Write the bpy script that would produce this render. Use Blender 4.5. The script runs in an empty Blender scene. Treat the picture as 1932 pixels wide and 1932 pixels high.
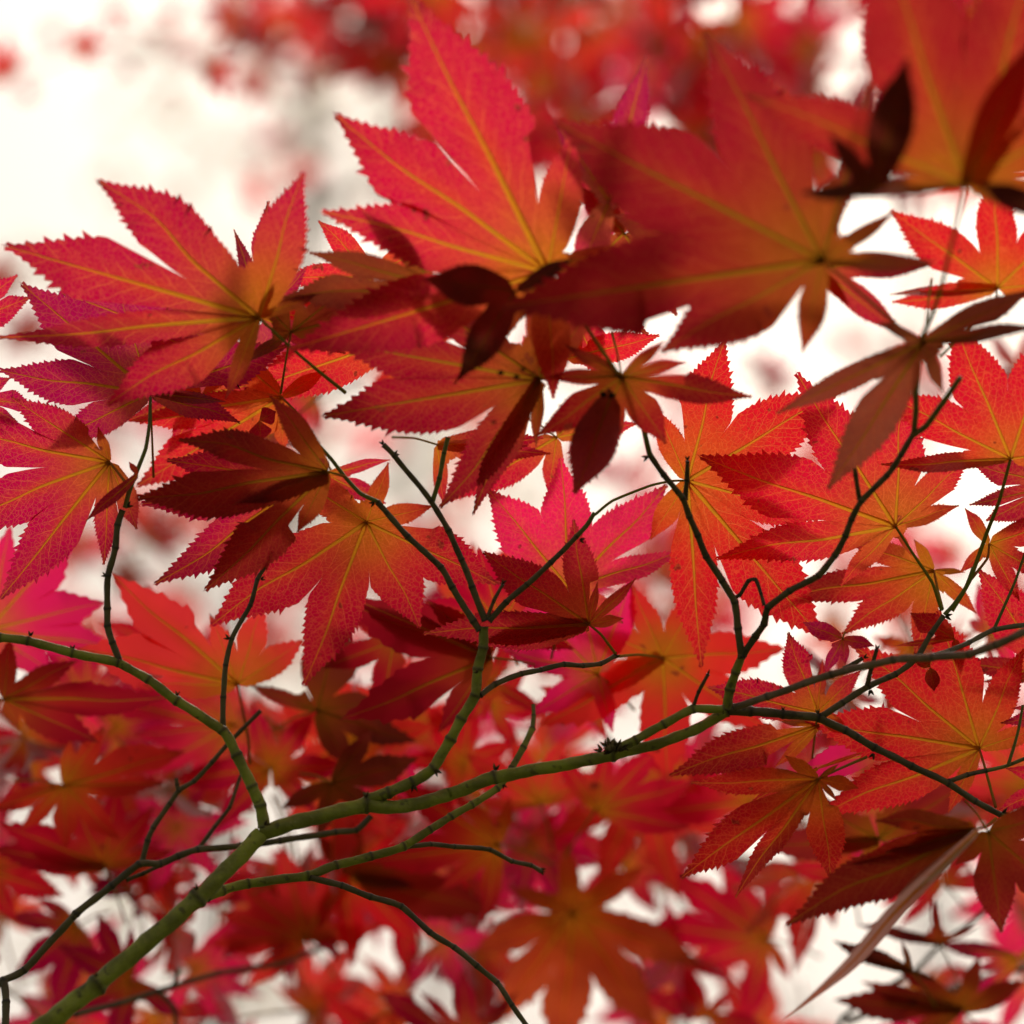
import bpy, math, random
from mathutils import Vector, Matrix, Quaternion
R = math.radians
rnd = random.Random(11)
S = bpy.context.scene
C = S.collection

# ------------------------------------------------------------------ camera
PITCH = 24.0
CAM = Vector((0, 0, 1.6))
LENS, SENS, W0 = 85.0, 24.0, 1932.0
FOCUS, FSTOP = 1.185, 3.9
cd = bpy.data.cameras.new("camera")
cam = bpy.data.objects.new("camera", cd); C.objects.link(cam)
cam.location = CAM
cam.rotation_euler = (R(90 + PITCH), 0, 0)
cd.lens = LENS; cd.sensor_width = SENS; cd.sensor_height = SENS; cd.sensor_fit = 'HORIZONTAL'
cd.clip_start = 0.05; cd.clip_end = 3000
cd.dof.use_dof = True; cd.dof.focus_distance = FOCUS; cd.dof.aperture_fstop = FSTOP
S.camera = cam
ROT = cam.rotation_euler.to_matrix()
K = SENS / LENS / W0                      # metres per pixel of the study grid, per metre of depth

def P(x, y, d):
    """a point of the place: direction of the study grid, distance d along the view axis"""
    return CAM + ROT @ Vector(((x - 966) * K * d, -(y - 966) * K * d, -d))

# ------------------------------------------------------------------ world and sun
SUN_EL, SUN_AZ = 48.0, 14.0               # degrees; azimuth measured from straight ahead (+Y) towards +X
w = bpy.data.worlds.new("World"); S.world = w; w.use_nodes = True
nt = w.node_tree; nt.nodes.clear()
out = nt.nodes.new('ShaderNodeOutputWorld'); bg = nt.nodes.new('ShaderNodeBackground')
sky = nt.nodes.new('ShaderNodeTexSky'); sky.sky_type = 'NISHITA'; sky.sun_disc = False
sky.sun_elevation = R(SUN_EL); sky.sun_rotation = R(SUN_AZ)
sky.air_density = 1.0; sky.dust_density = 4.0; sky.ozone_density = 1.0
hs = nt.nodes.new('ShaderNodeHueSaturation'); hs.inputs['Saturation'].default_value = 0.25
tint = nt.nodes.new('ShaderNodeMix'); tint.data_type = 'RGBA'; tint.blend_type = 'MULTIPLY'
tint.inputs[0].default_value = 1.0; tint.inputs[7].default_value = (1.0, 0.89, 0.76, 1)
nt.links.new(sky.outputs[0], hs.inputs['Color'])
nt.links.new(hs.outputs[0], tint.inputs[6])
nt.links.new(tint.outputs[2], bg.inputs[0])
bg.inputs[1].default_value = 0.112
nt.links.new(bg.outputs[0], out.inputs[0])
sl = bpy.data.lights.new("sun", 'SUN'); sl.energy = 1.7; sl.angle = R(10); sl.color = (1, 0.94, 0.86)
sun = bpy.data.objects.new("sun", sl); C.objects.link(sun)
sdir = Vector((math.sin(R(SUN_AZ)) * math.cos(R(SUN_EL)), math.cos(R(SUN_AZ)) * math.cos(R(SUN_EL)), math.sin(R(SUN_EL))))
sun.rotation_euler = (-sdir).to_track_quat('-Z', 'Y').to_euler()
S.view_settings.view_transform = 'Standard'; S.view_settings.look = 'None'
S.view_settings.gamma = 1; S.view_settings.use_curve_mapping = False
S.view_settings.exposure = 0.02
S.render.engine = 'CYCLES'
S.cycles.use_denoising = True
S.cycles.max_bounces = 8; S.cycles.diffuse_bounces = 5; S.cycles.transmission_bounces = 4
S.cycles.transparent_max_bounces = 4
S.cycles.sample_clamp_indirect = 8

# ------------------------------------------------------------------ materials
class NT:
    def __init__(s, name):
        s.m = bpy.data.materials.new(name); s.m.use_nodes = True
        s.t = s.m.node_tree; s.t.nodes.clear()
        s.out = s.t.nodes.new('ShaderNodeOutputMaterial')
    def n(s, typ, **kw):
        x = s.t.nodes.new(typ)
        for k, v in kw.items(): setattr(x, k, v)
        return x
    def put(s, sock, v):
        if isinstance(v, bpy.types.NodeSocket): s.t.links.new(v, sock)
        elif isinstance(v, tuple) and len(v) == 3 and sock.type == 'RGBA': sock.default_value = (*v, 1)
        else: sock.default_value = v
    def math(s, op, a, b=0.0, c=0.0, clamp=False):
        x = s.n('ShaderNodeMath', operation=op); x.use_clamp = clamp
        s.put(x.inputs[0], a); s.put(x.inputs[1], b)
        if len(x.inputs) > 2: s.put(x.inputs[2], c)
        return x.outputs[0]
    def mix(s, f, a, b, mode='MIX'):
        x = s.n('ShaderNodeMix', data_type='RGBA', blend_type=mode)
        s.put(x.inputs[0], f); s.put(x.inputs[6], a); s.put(x.inputs[7], b)
        return x.outputs[2]
    def attr(s, name):
        return s.n('ShaderNodeAttribute', attribute_name=name).outputs['Fac']
    def noise(s, scale, detail=2.0, rough=0.5, vec=None):
        x = s.n('ShaderNodeTexNoise'); x.inputs['Scale'].default_value = scale
        x.inputs['Detail'].default_value = detail; x.inputs['Roughness'].default_value = rough
        if vec is not None: s.t.links.new(vec, x.inputs['Vector'])
        return x.outputs[0]
    def ramp(s, f, a, b, lo=0.0, hi=1.0):
        x = s.n('ShaderNodeMapRange', interpolation_type='SMOOTHSTEP')
        s.put(x.inputs[0], f); s.put(x.inputs[1], a); s.put(x.inputs[2], b)
        s.put(x.inputs[3], lo); s.put(x.inputs[4], hi)
        return x.outputs[0]

def leaf_material(name, fine=True):
    t = NT(name)
    tc = t.n('ShaderNodeTexCoord').outputs['Object']
    info = t.n('ShaderNodeObjectInfo')
    along, across, core = t.attr('along'), t.attr('across'), t.attr('core')
    u = t.attr('side')
    shift = t.math('MULTIPLY', info.outputs['Random'], 37.0)
    mp = t.n('ShaderNodeMapping'); t.t.links.new(tc, mp.inputs[0])
    cx = t.n('ShaderNodeCombineXYZ'); t.put(cx.inputs[0], shift); t.put(cx.inputs[1], shift)
    t.t.links.new(cx.outputs[0], mp.inputs[1])
    vec = mp.outputs[0]
    edgec = info.outputs['Color']                         # margin pigment of this leaf
    blotch = t.noise(45, 3, 0.55, vec)
    grain = t.noise(900, 2, 0.6, vec)
    # green core fading outwards along the main veins
    aa = t.math('ABSOLUTE', across)
    nearmid = t.ramp(aa, 0.0, 0.085, 0.95, 0.0)
    c1 = t.ramp(core, 0.03, 0.52, 1.0, 0.0)
    green = t.math('MULTIPLY', nearmid, t.ramp(along, 0.25, 0.95, 0.75, 0.0))
    green = t.math('MAXIMUM', green, c1)
    green = t.math('MULTIPLY', green, t.ramp(blotch, 0.25, 0.7, 0.55, 1.15))
    corec = t.mix(t.ramp(core, 0.02, 0.45), (0.52, 0.17, 0.008), (0.68, 0.070, 0.010))
    sepc = t.n('ShaderNodeSeparateColor'); t.t.links.new(edgec, sepc.inputs[0])
    thick = t.ramp(sepc.outputs[0], 0.02, 0.62, 0.12, 1.0)       # core dims with the margin tone, carrying shade painted into dark leaves
    corec = t.mix(thick, (0.09, 0.034, 0.003), corec)
    col = t.mix(t.math('MULTIPLY', green, info.outputs['Alpha'], clamp=True), edgec, corec)
    # dry brown tips and odd spots
    spot = t.noise(150, 2, 0.5, vec)
    dry = t.math('MULTIPLY', t.ramp(along, 0.80, 1.0), t.ramp(blotch, 0.35, 0.6))
    dry = t.math('MAXIMUM', t.math('MULTIPLY', dry, 0.8), t.ramp(spot, 0.705, 0.74, 0.0, 0.75))
    col = t.mix(dry, col, (0.13, 0.022, 0.012))
    col = t.mix(t.ramp(blotch, 0.42, 0.72, 0.0, 0.5), col, t.mix(0.5, col, (0.42, 0.008, 0.03)))
    if fine:
        # secondary veins: pinnate, leaving the midrib at an angle
        wob = t.noise(80, 2, 0.5, vec)
        wobo = t.math('MULTIPLY', t.math('SUBTRACT', wob, 0.5), 0.9)
        sgn = t.math('MULTIPLY', t.math('SIGN', u), 0.24)
        ph = t.math('ADD', t.math('SUBTRACT', t.math('MULTIPLY', along, 11.0), t.math('MULTIPLY', aa, 17.0)), t.math('ADD', wobo, sgn))
        fr = t.math('ABSOLUTE', t.math('SUBTRACT', t.math('FRACT', ph), 0.5))
        sec = t.ramp(fr, 0.0, 0.085, 1.0, 0.0)
        sec = t.math('MULTIPLY', t.math('MULTIPLY', sec, t.ramp(aa, 0.02, 0.12, 1.0, 0.4)), t.ramp(t.noise(60, 1, 0.5, vec), 0.35, 0.6, 0.3, 1.0))
        vor = t.n('ShaderNodeTexVoronoi', feature='DISTANCE_TO_EDGE'); vor.inputs['Scale'].default_value = 620
        vw = t.n('ShaderNodeVectorMath', operation='ADD')
        nz = t.n('ShaderNodeTexNoise'); nz.inputs['Scale'].default_value = 260; t.t.links.new(vec, nz.inputs['Vector'])
        sc = t.n('ShaderNodeVectorMath', operation='SCALE'); t.t.links.new(nz.outputs['Color'], sc.inputs[0]); sc.inputs['Scale'].default_value = 0.0022
        t.t.links.new(vec, vw.inputs[0]); t.t.links.new(sc.outputs[0], vw.inputs[1]); t.t.links.new(vw.outputs[0], vor.inputs['Vector'])
        net = t.ramp(vor.outputs['Distance'], 0.02, 0.10, 1.0, 0.0)
        veins = t.math('MAXIMUM', t.math('MULTIPLY', sec, 0.85), t.math('MULTIPLY', net, 0.36))
        col = t.mix(veins, col, t.mix(0.65, col, t.mix(thick, (0.10, 0.022, 0.006), (0.92, 0.22, 0.05))))
        col = t.mix(t.ramp(grain, 0.35, 0.7, 0.0, 0.28), col, t.mix(0.5, col, (0.25, 0.0, 0.01)))
    tr = t.n('ShaderNodeBsdfTranslucent'); t.put(tr.inputs['Color'], col)
    df = t.n('ShaderNodeBsdfDiffuse'); t.put(df.inputs['Color'], t.mix(0.45, col, (0.16, 0.05, 0.04)))
    bump = t.n('ShaderNodeBump'); bump.inputs['Strength'].default_value = 0.35; bump.inputs['Distance'].default_value = 0.0006
    hgt = t.math('ADD', blotch, t.math('MULTIPLY', veins, 1.2)) if fine else blotch
    t.put(bump.inputs['Height'], hgt)
    t.t.links.new(bump.outputs[0], df.inputs['Normal']); t.t.links.new(bump.outputs[0], tr.inputs['Normal'])
    ms = t.n('ShaderNodeMixShader'); ms.inputs[0].default_value = 0.92
    t.t.links.new(df.outputs[0], ms.inputs[1]); t.t.links.new(tr.outputs[0], ms.inputs[2])
    gl = t.n('ShaderNodeBsdfGlossy'); gl.inputs['Roughness'].default_value = 0.42
    t.t.links.new(bump.outputs[0], gl.inputs['Normal'])
    fz = t.n('ShaderNodeFresnel'); fz.inputs['IOR'].default_value = 1.35
    m2 = t.n('ShaderNodeMixShader'); t.put(m2.inputs[0], t.math('MULTIPLY', fz.outputs[0], 0.25))
    t.t.links.new(ms.outputs[0], m2.inputs[1]); t.t.links.new(gl.outputs[0], m2.inputs[2])
    t.t.links.new(m2.outputs[0], t.out.inputs[0])
    return t.m

def vein_material():
    t = NT("leaf_vein")
    tc = t.n('ShaderNodeTexCoord').outputs['Object']
    k = t.ramp(t.attr('along'), 0.1, 0.95)
    col = t.mix(k, (0.66, 0.27, 0.014), (0.78, 0.16, 0.03))
    col = t.mix(t.ramp(t.noise(260, 2, 0.5, tc), 0.35, 0.65), col, t.mix(0.5, col, (0.5, 0.25, 0.02)))
    info = t.n('ShaderNodeObjectInfo')
    sepc = t.n('ShaderNodeSeparateColor'); t.t.links.new(info.outputs['Color'], sepc.inputs[0])
    col = t.mix(t.ramp(sepc.outputs[0], 0.02, 0.62, 0.10, 1.0), (0.06, 0.030, 0.004), col)  # veins dim with the leaf's tone, its painted shade included
    tr = t.n('ShaderNodeBsdfTranslucent'); t.put(tr.inputs['Color'], col)
    df = t.n('ShaderNodeBsdfDiffuse'); t.put(df.inputs['Color'], col)
    ms = t.n('ShaderNodeMixShader'); ms.inputs[0].default_value = 0.8
    t.t.links.new(df.outputs[0], ms.inputs[1]); t.t.links.new(tr.outputs[0], ms.inputs[2])
    t.t.links.new(ms.outputs[0], t.out.inputs[0])
    return t.m

def bark_material(name, base, dark, fleck, green_under=None):
    t = NT(name)
    tc = t.n('ShaderNodeTexCoord').outputs['Object']
    mp = t.n('ShaderNodeMapping'); mp.inputs[3].default_value = (1, 1, 1); t.t.links.new(tc, mp.inputs[0])
    n1 = t.noise(90, 4, 0.6, mp.outputs[0]); n2 = t.noise(700, 3, 0.6, mp.outputs[0])
    col = t.mix(t.ramp(n1, 0.35, 0.68), base, t.mix(0.55, base, dark))
    col = t.mix(t.ramp(n2, 0.55, 0.75, 0.0, 0.55), col, fleck)
    col = t.mix(t.ramp(t.noise(260, 2, 0.5, mp.outputs[0]), 0.62, 0.70, 0.0, 0.6), col, dark)
    node = t.attr('node')
    col = t.mix(t.math('MULTIPLY', node, t.ramp(n2, 0.2, 0.6, 1.0, 0.75), clamp=True), col, dark)
    b = t.n('ShaderNodeBsdfPrincipled'); t.put(b.inputs['Base Color'], col)
    b.inputs['Roughness'].default_value = 0.62
    bump = t.n('ShaderNodeBump'); bump.inputs['Strength'].default_value = 0.5; bump.inputs['Distance'].default_value = 0.0006
    t.put(bump.inputs['Height'], t.math('ADD', n1, n2)); t.t.links.new(bump.outputs[0], b.inputs['Normal'])
    t.t.links.new(b.outputs[0], t.out.inputs[0])
    return t.m

def plain(name, c1, c2, scale, rough=0.8, trans=0.0):
    t = NT(name)
    tc = t.n('ShaderNodeTexCoord').outputs['Object']
    col = t.mix(t.ramp(t.noise(scale, 4, 0.6, tc), 0.35, 0.65), c1, c2)
    b = t.n('ShaderNodeBsdfDiffuse'); t.put(b.inputs[0], col)
    sh = b.outputs[0]
    if trans:
        tr = t.n('ShaderNodeBsdfTranslucent'); t.put(tr.inputs[0], col)
        ms = t.n('ShaderNodeMixShader'); ms.inputs[0].default_value = trans
        t.t.links.new(sh, ms.inputs[1]); t.t.links.new(tr.outputs[0], ms.inputs[2]); sh = ms.outputs[0]
    t.t.links.new(sh, t.out.inputs[0])
    return t.m

M_LEAF = leaf_material("maple_leaf_fine", True)
M_LEAF2 = leaf_material("maple_leaf_soft", False)
M_VEIN = vein_material()
M_OLIVE = bark_material("olive_bark", (0.29, 0.33, 0.030), (0.035, 0.022, 0.012), (0.30, 0.28, 0.08))
M_GREEN = bark_material("young_green_bark", (0.17, 0.21, 0.03), (0.05, 0.035, 0.015), (0.25, 0.22, 0.06))
M_DARK = bark_material("dark_bark", (0.125, 0.105, 0.038), (0.014, 0.010, 0.010), (0.11, 0.085, 0.05))
M_GREY = bark_material("grey_brown_bark", (0.23, 0.16, 0.10), (0.035, 0.025, 0.02), (0.30, 0.23, 0.15))
M_PET = plain("leaf_stalk", (0.42, 0.30, 0.05), (0.46, 0.16, 0.05), 60, trans=0.35)
M_PETG = plain("green_leaf_stalk", (0.24, 0.27, 0.04), (0.30, 0.24, 0.05), 60, trans=0.3)
M_BUD = plain("dry_bud", (0.16, 0.13, 0.06), (0.03, 0.02, 0.015), 500)
M_SPOT = plain("dark_speck", (0.012, 0.010, 0.008), (0.02, 0.015, 0.01), 300)

# ------------------------------------------------------------------ object helpers
def mesh(name, V, F, mat, attrs=None, smooth=True):
    me = bpy.data.meshes.new(name)
    me.from_pydata(V, [], F)
    if smooth: me.shade_smooth()
    me.materials.append(mat)
    for k, vals in (attrs or {}).items():
        a = me.attributes.new(k, 'FLOAT', 'POINT'); a.data.foreach_set('value', vals)
    me.update()
    return me

def link(name, me, parent=None, origin=None, matrix=None):
    o = bpy.data.objects.new(name, me); C.objects.link(o)
    if origin is not None:
        if matrix is None:
            me.transform(Matrix.Translation(-origin))
            m = Matrix.Translation(origin)
        else: m = matrix
    else: m = matrix or Matrix.Identity(4)
    if parent is not None:
        o.parent = parent
        o.matrix_local = WORLD[parent.name].inverted() @ m
    else: o.matrix_local = m
    WORLD[o.name] = m
    return o
WORLD = {}

def thing(name, label, cat, loc, group=None):
    o = bpy.data.objects.new(name, None); C.objects.link(o)
    o.empty_display_size = 0.02
    o.location = loc; o['label'] = label; o['category'] = cat
    if group: o['group'] = group
    WORLD[o.name] = Matrix.Translation(loc)
    return o

# ------------------------------------------------------------------ leaf builder
PROF = [(0, .40), (.1, .55), (.2, .72), (.32, .90), (.43, 1.0), (.52, 1.0), (.62, .90), (.71, .72), (.79, .50), (.86, .30), (.92, .155), (.965, .075), (1, 0.0)]
def prof(t):
    for (a, fa), (b, fb) in zip(PROF, PROF[1:]):
        if t <= b:
            s = (t - a) / (b - a); return fa + (fb - fa) * s
    return 0.0
def sstep(a, b, x):
    x = max(0.0, min(1.0, (x - a) / (b - a))); return x * x * (3 - 2 * x)

def leaf_data(c, lobes, rng, rows=46, teeth=True, depth=1.2, tilt=0.5, unit=None, cols=4, droop=0.10, fold=0.10, vein=True):
    """c: centre; lobes: [(tipx, tipy, width factor, bow, depth offset)] ; returns leaf and vein geometry in (x, y, z px) triples"""
    cx, cy = c
    L = []
    for lb in lobes:
        lb = tuple(lb) + (None,) * (5 - len(lb))
        x, y, wf, bow, dz = lb
        wf = 0.155 if wf is None else wf
        bow = rng.uniform(-0.03, 0.03) if bow is None else bow
        dx, dy = x - cx, y - cy
        ln = math.hypot(dx, dy) or 1
        a = math.atan2(dy, dx)
        if dz is None: dz = tilt * dy + rng.uniform(-0.12, 0.18) * ln
        L.append([a, ln, wf, bow, dz / ln])
    L.sort(key=lambda q: q[0])
    n = len(L)
    Lmax = max(q[1] for q in L)
    V, F, at = [], [], {'along': [], 'across': [], 'core': [], 'side': []}
    VV, VF, va = [], [], {'along': []}
    for i, (a, ln, wf, bow, sl) in enumerate(L):
        ux, uy = math.cos(a), math.sin(a)          # along
        vx, vy = -uy, ux                            # across, towards larger angle
        info = []
        for sgn, j in ((-1, i - 1), (1, (i + 1) % n)):
            aj, lj, slj = L[j][0], L[j][1], L[j][4]
            gap = (aj - a) * sgn % (2 * math.pi) if n > 1 else 9
            info.append((sgn, gap, slj, lj))
        hw0 = wf * ln
        nat = max(hw0, 0.15 * ln)
        tw = math.sqrt(max(0, nat * nat - hw0 * hw0)) * (1 if rng.random() < 0.5 else -1)   # a narrow looking lobe is turned on edge
        base = len(V)
        nr = rows
        m = 2 * cols
        CI = list(range(-cols, 0)) + list(range(1, cols + 1))
        wavf, wavp = rng.uniform(5, 9), rng.uniform(0, 6)
        dr = droop * rng.uniform(0.3, 1.6)
        fd = fold * rng.uniform(0.2, 1.6)
        jit = [rng.uniform(-0.25, 0.25) / nr for _ in range(nr + 1)]
        for r in range(nr + 1):
            t0 = r / nr
            t = min(1, t0)
            th = max(t * ln, 1e-4)
            zmid = sl * th + dr * ln * t * t + 0.008 * ln * math.sin(t * wavf + wavp)
            bw = bow * ln * math.sin(math.pi * t) * sstep(0.36, 0.72, t)
            row = {}
            for sgn, gap, slj, lj in info:
                hw = hw0 * prof(t)
                clipd = 1e9
                if R(13) < gap < R(96):
                    clipd = th * math.tan(min(gap / 2, R(40)))
                    if th / math.cos(min(gap / 2, R(40))) > 0.98 * lj: clipd = 1e9
                elif gap >= R(96):
                    clipd = th * math.tan(R(50))
                if clipd < 1e8 and gap < R(96):
                    wr = 0.40 * min(ln, lj) * (1.0 - 0.25 * sstep(R(45), R(90), gap))
                    hw = max(hw, min(clipd, hw0 * 2.2) * (1 - sstep(0.75 * wr, 1.2 * wr, th)))
                clipped = clipd <= hw * 1.0001
                e = min(hw, clipd)
                zw = 1 - sstep(0.55, 1.0, (hw / clipd if clipd < 1e8 else 0)) if clipd < 1e8 else 1.0
                sh = 0.0
                if teeth and not clipped and t < 0.995:
                    big = (r % 4 == 0)
                    amp = 0.0145 * ln * (0.35 + 0.65 * min(1, prof(t) * 1.6)) * min(1, wf / 0.13)
                    free = sstep(0.0, 0.25, 1 - hw / max(clipd, 1e-6)) if clipd < 1e8 else 1
                    if r % 2 == 0:
                        k = (1.0 if big else 0.5) * rng.uniform(0.45, 1.5)
                        e = e + amp * k * free; sh = amp * 1.7 * k * free
                    else:
                        e = e - amp * 0.35 * free; sh = -amp * 0.1
                row[sgn] = (e, zw, slj, sh)
            wd0 = (0.0125 * ln) * (1 - 0.86 * t) * (0.75 + 0.25 * min(1, wf / 0.14)) * 0.8
            for ci in CI:
                sgn = -1 if ci < 0 else 1
                e, zw, slj, sh = row[sgn]
                ef = (abs(ci) - 1) / (cols - 1)
                d = min(wd0, e * .5) * (1 - ef) + e * ef
                f = sgn * ef
                ef = d / e if e > 1e-6 else 0
                sh2 = sh if abs(ci) == cols else 0.0
                al = th + sh2 + (jit[r] * ln if 0 < r < nr and abs(ci) < cols else 0)
                x = cx + ux * al + vx * (sgn * d + bw)
                y = cy + uy * al + vy * (sgn * d + bw)
                zfree = zmid + (-fd * d) + sgn * ef * tw * prof(t) + 0.012 * ln * math.sin(9 * t + 3 * sgn + wavp) * ef * t
                rad = math.hypot(th, d)
                zweb = 0.5 * (sl + slj) * rad + dr * ln * t * t * 0.8 if slj is not None else zfree
                z = zfree * (1 - (1 - zw) * ef) + zweb * (1 - zw) * ef
                V.append((x, y, z))
                at['along'].append(t); at['across'].append(sgn * d / ln); at['core'].append(math.hypot(al, d) / Lmax)
                at['side'].append(f)
        for r in range(nr):
            for k in range(m - 1):
                if k == cols - 1 and vein: continue
                p = base + r * m + k
                F.append((p, p + 1, p + 1 + m, p + m))
        if vein:
            vb = len(VV); vr = 16
            for r in range(vr + 1):
                t = r / vr * 0.97
                th = t * ln
                zmid = sl * th + dr * ln * t * t + 0.008 * ln * math.sin(t * wavf + wavp)
                bw = bow * ln * math.sin(math.pi * t) * sstep(0.36, 0.72, t)
                wd = (0.0125 * ln) * (1 - 0.86 * t) * (0.75 + 0.25 * min(1, wf / 0.14))
                for f, h in ((-1, -0.05), (-0.45, -0.9), (0.45, -0.9), (1, -0.05)):
                    x = cx + ux * th + vx * (f * wd + bw); y = cy + uy * th + vy * (f * wd + bw)
                    VV.append((x, y, zmid + h * wd + f * tw * prof(t) * wd / max(hw0, 1e-6) - 0.15 * wd)); va['along'].append(t)
            for r in range(vr):
                for k in range(3):
                    p = vb + r * 4 + k
                    VF.append((p, p + 1, p + 5, p + 4))
    return V, F, at, VV, VF, va

TONES = {   # margin pigment, amount of green/orange core
    'm': ((0.50, 0.003, 0.070), 1.0), 'M': ((0.40, 0.004, 0.070), 0.55), 'p': ((0.84, 0.012, 0.11), 0.8),
    'r': ((0.68, 0.006, 0.035), 0.8), 'R': ((0.36, 0.005, 0.025), 0.7), 'o': ((0.70, 0.010, 0.030), 0.95),
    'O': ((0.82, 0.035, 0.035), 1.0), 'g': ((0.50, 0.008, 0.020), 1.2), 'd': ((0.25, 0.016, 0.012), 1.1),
    'e': ((0.28, 0.004, 0.016), 1.05), 'v': ((0.55, 0.09, 0.018), 1.3), 'q': ((0.30, 0.010, 0.012), 1.3), 'D': ((0.17, 0.022, 0.012), 0.95), 'k': ((0.030, 0.010, 0.007), 0.25), 'b': ((0.20, 0.045, 0.032), 0.5),  # e, q and D: shade of overlying leaves painted into the pigment
    'w': ((0.80, 0.58, 0.46), 0.1), 'c': ((0.54, 0.003, 0.045), 1.0)}  # w: light reflected from the front painted in as a pale tone

OFF = {'0': 0.0, '1': 627.84, '2': 1252.0}
Q = 1300 / 1932 * (1932 / 3693)
def G(reg, x, y):
    return OFF[reg[0]] + x * Q, OFF[reg[1]] + y * Q

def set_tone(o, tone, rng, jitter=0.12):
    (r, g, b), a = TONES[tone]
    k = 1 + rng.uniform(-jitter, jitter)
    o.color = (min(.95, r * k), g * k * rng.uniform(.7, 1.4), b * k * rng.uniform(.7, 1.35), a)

LEAVES = 0
def leaf(parent, reg, c, depth, tone, lobes, stalk=None, label=None, rows=None, teeth=True, fine=True, tilt=0.45, mat=None, stalkmat=None, sr=2.6, fold=.10, droop=.10):
    """one leaf part (leaf > midrib, leaf_stalk) built where it hangs"""
    global LEAVES
    LEAVES += 1
    rng = random.Random(1000 + LEAVES)
    cc = G(reg, *c)
    lb = []
    for l in lobes:
        x, y = G(reg, l[0], l[1]); lb.append((x, y) + tuple(l[2:]))
    rows = rows or (58 if fine else 22)
    V, F, at, VV, VF, va = leaf_data(cc, lb, rng, rows, teeth, depth, tilt, fold=fold, droop=droop)
    px = K * depth
    pj = lambda v: P(v[0], v[1], depth + v[2] * px)
    org = P(cc[0], cc[1], depth)
    me = mesh("leaf", [pj(v) for v in V], F, M_LEAF if fine else M_LEAF2, at)
    o = link("leaf", me, parent, org)
    set_tone(o, tone, rng)
    if label: o['label'] = label
    me = mesh("midrib", [pj(v) for v in VV], VF, M_VEIN, va)
    v = link("midrib", me, o, org.copy()); v.color = o.color
    if not stalk and len(lb) >= 4 and tone not in 'kw':
        mx = sum((l[0] - cc[0]) / math.hypot(l[0] - cc[0], l[1] - cc[1]) for l in lb); my = sum((l[1] - cc[1]) / math.hypot(l[0] - cc[0], l[1] - cc[1]) for l in lb)
        q = math.hypot(mx, my) or 1
        ln = 0.42 * max(math.hypot(l[0] - cc[0], l[1] - cc[1]) for l in lb)
        ux, uy = -mx / q, -my / q
        tube_obj("leaf_stalk", [(cc[0], cc[1], depth, 1.9), (cc[0] + ux * ln * .5, cc[1] + uy * ln * .5 + 6, depth + .012, 2.0), (cc[0] + ux * ln, cc[1] + uy * ln + 22, depth + .035, 2.6)], M_PET, o, nodes=False, sides=7)
    if stalk:
        pts = []
        for s in stalk:
            x, y = G(s[0], s[1], s[2]); pts.append((x, y, s[3] if len(s) > 3 else None))
        pts = [(cc[0], cc[1], depth)] + pts
        d1 = pts[-1][2] or depth
        n = len(pts)
        pts = [(x, y, (d if d else depth + (d1 - depth) * i / (n - 1)), sr * (0.8 + 0.35 * i / (n - 1))) for i, (x, y, d) in enumerate(pts)]
        tube_obj("leaf_stalk", pts, stalkmat or M_PET, o, nodes=False, sides=7)
    return o

# ------------------------------------------------------------------ branch builder
def catmull(p, n=10):
    out = []
    q = [p[0]] + list(p) + [p[-1]]
    for i in range(1, len(q) - 2):
        for k in range(n):
            t = k / n
            out.append(tuple(0.5 * ((2 * b) + (-a + c) * t + (2 * a - 5 * b + 4 * c - d) * t * t + (-a + 3 * b - 3 * c + d) * t ** 3)
                             for a, b, c, d in zip(q[i - 1], q[i], q[i + 1], q[i + 2])))
    out.append(tuple(p[-1]))
    return out

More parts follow.
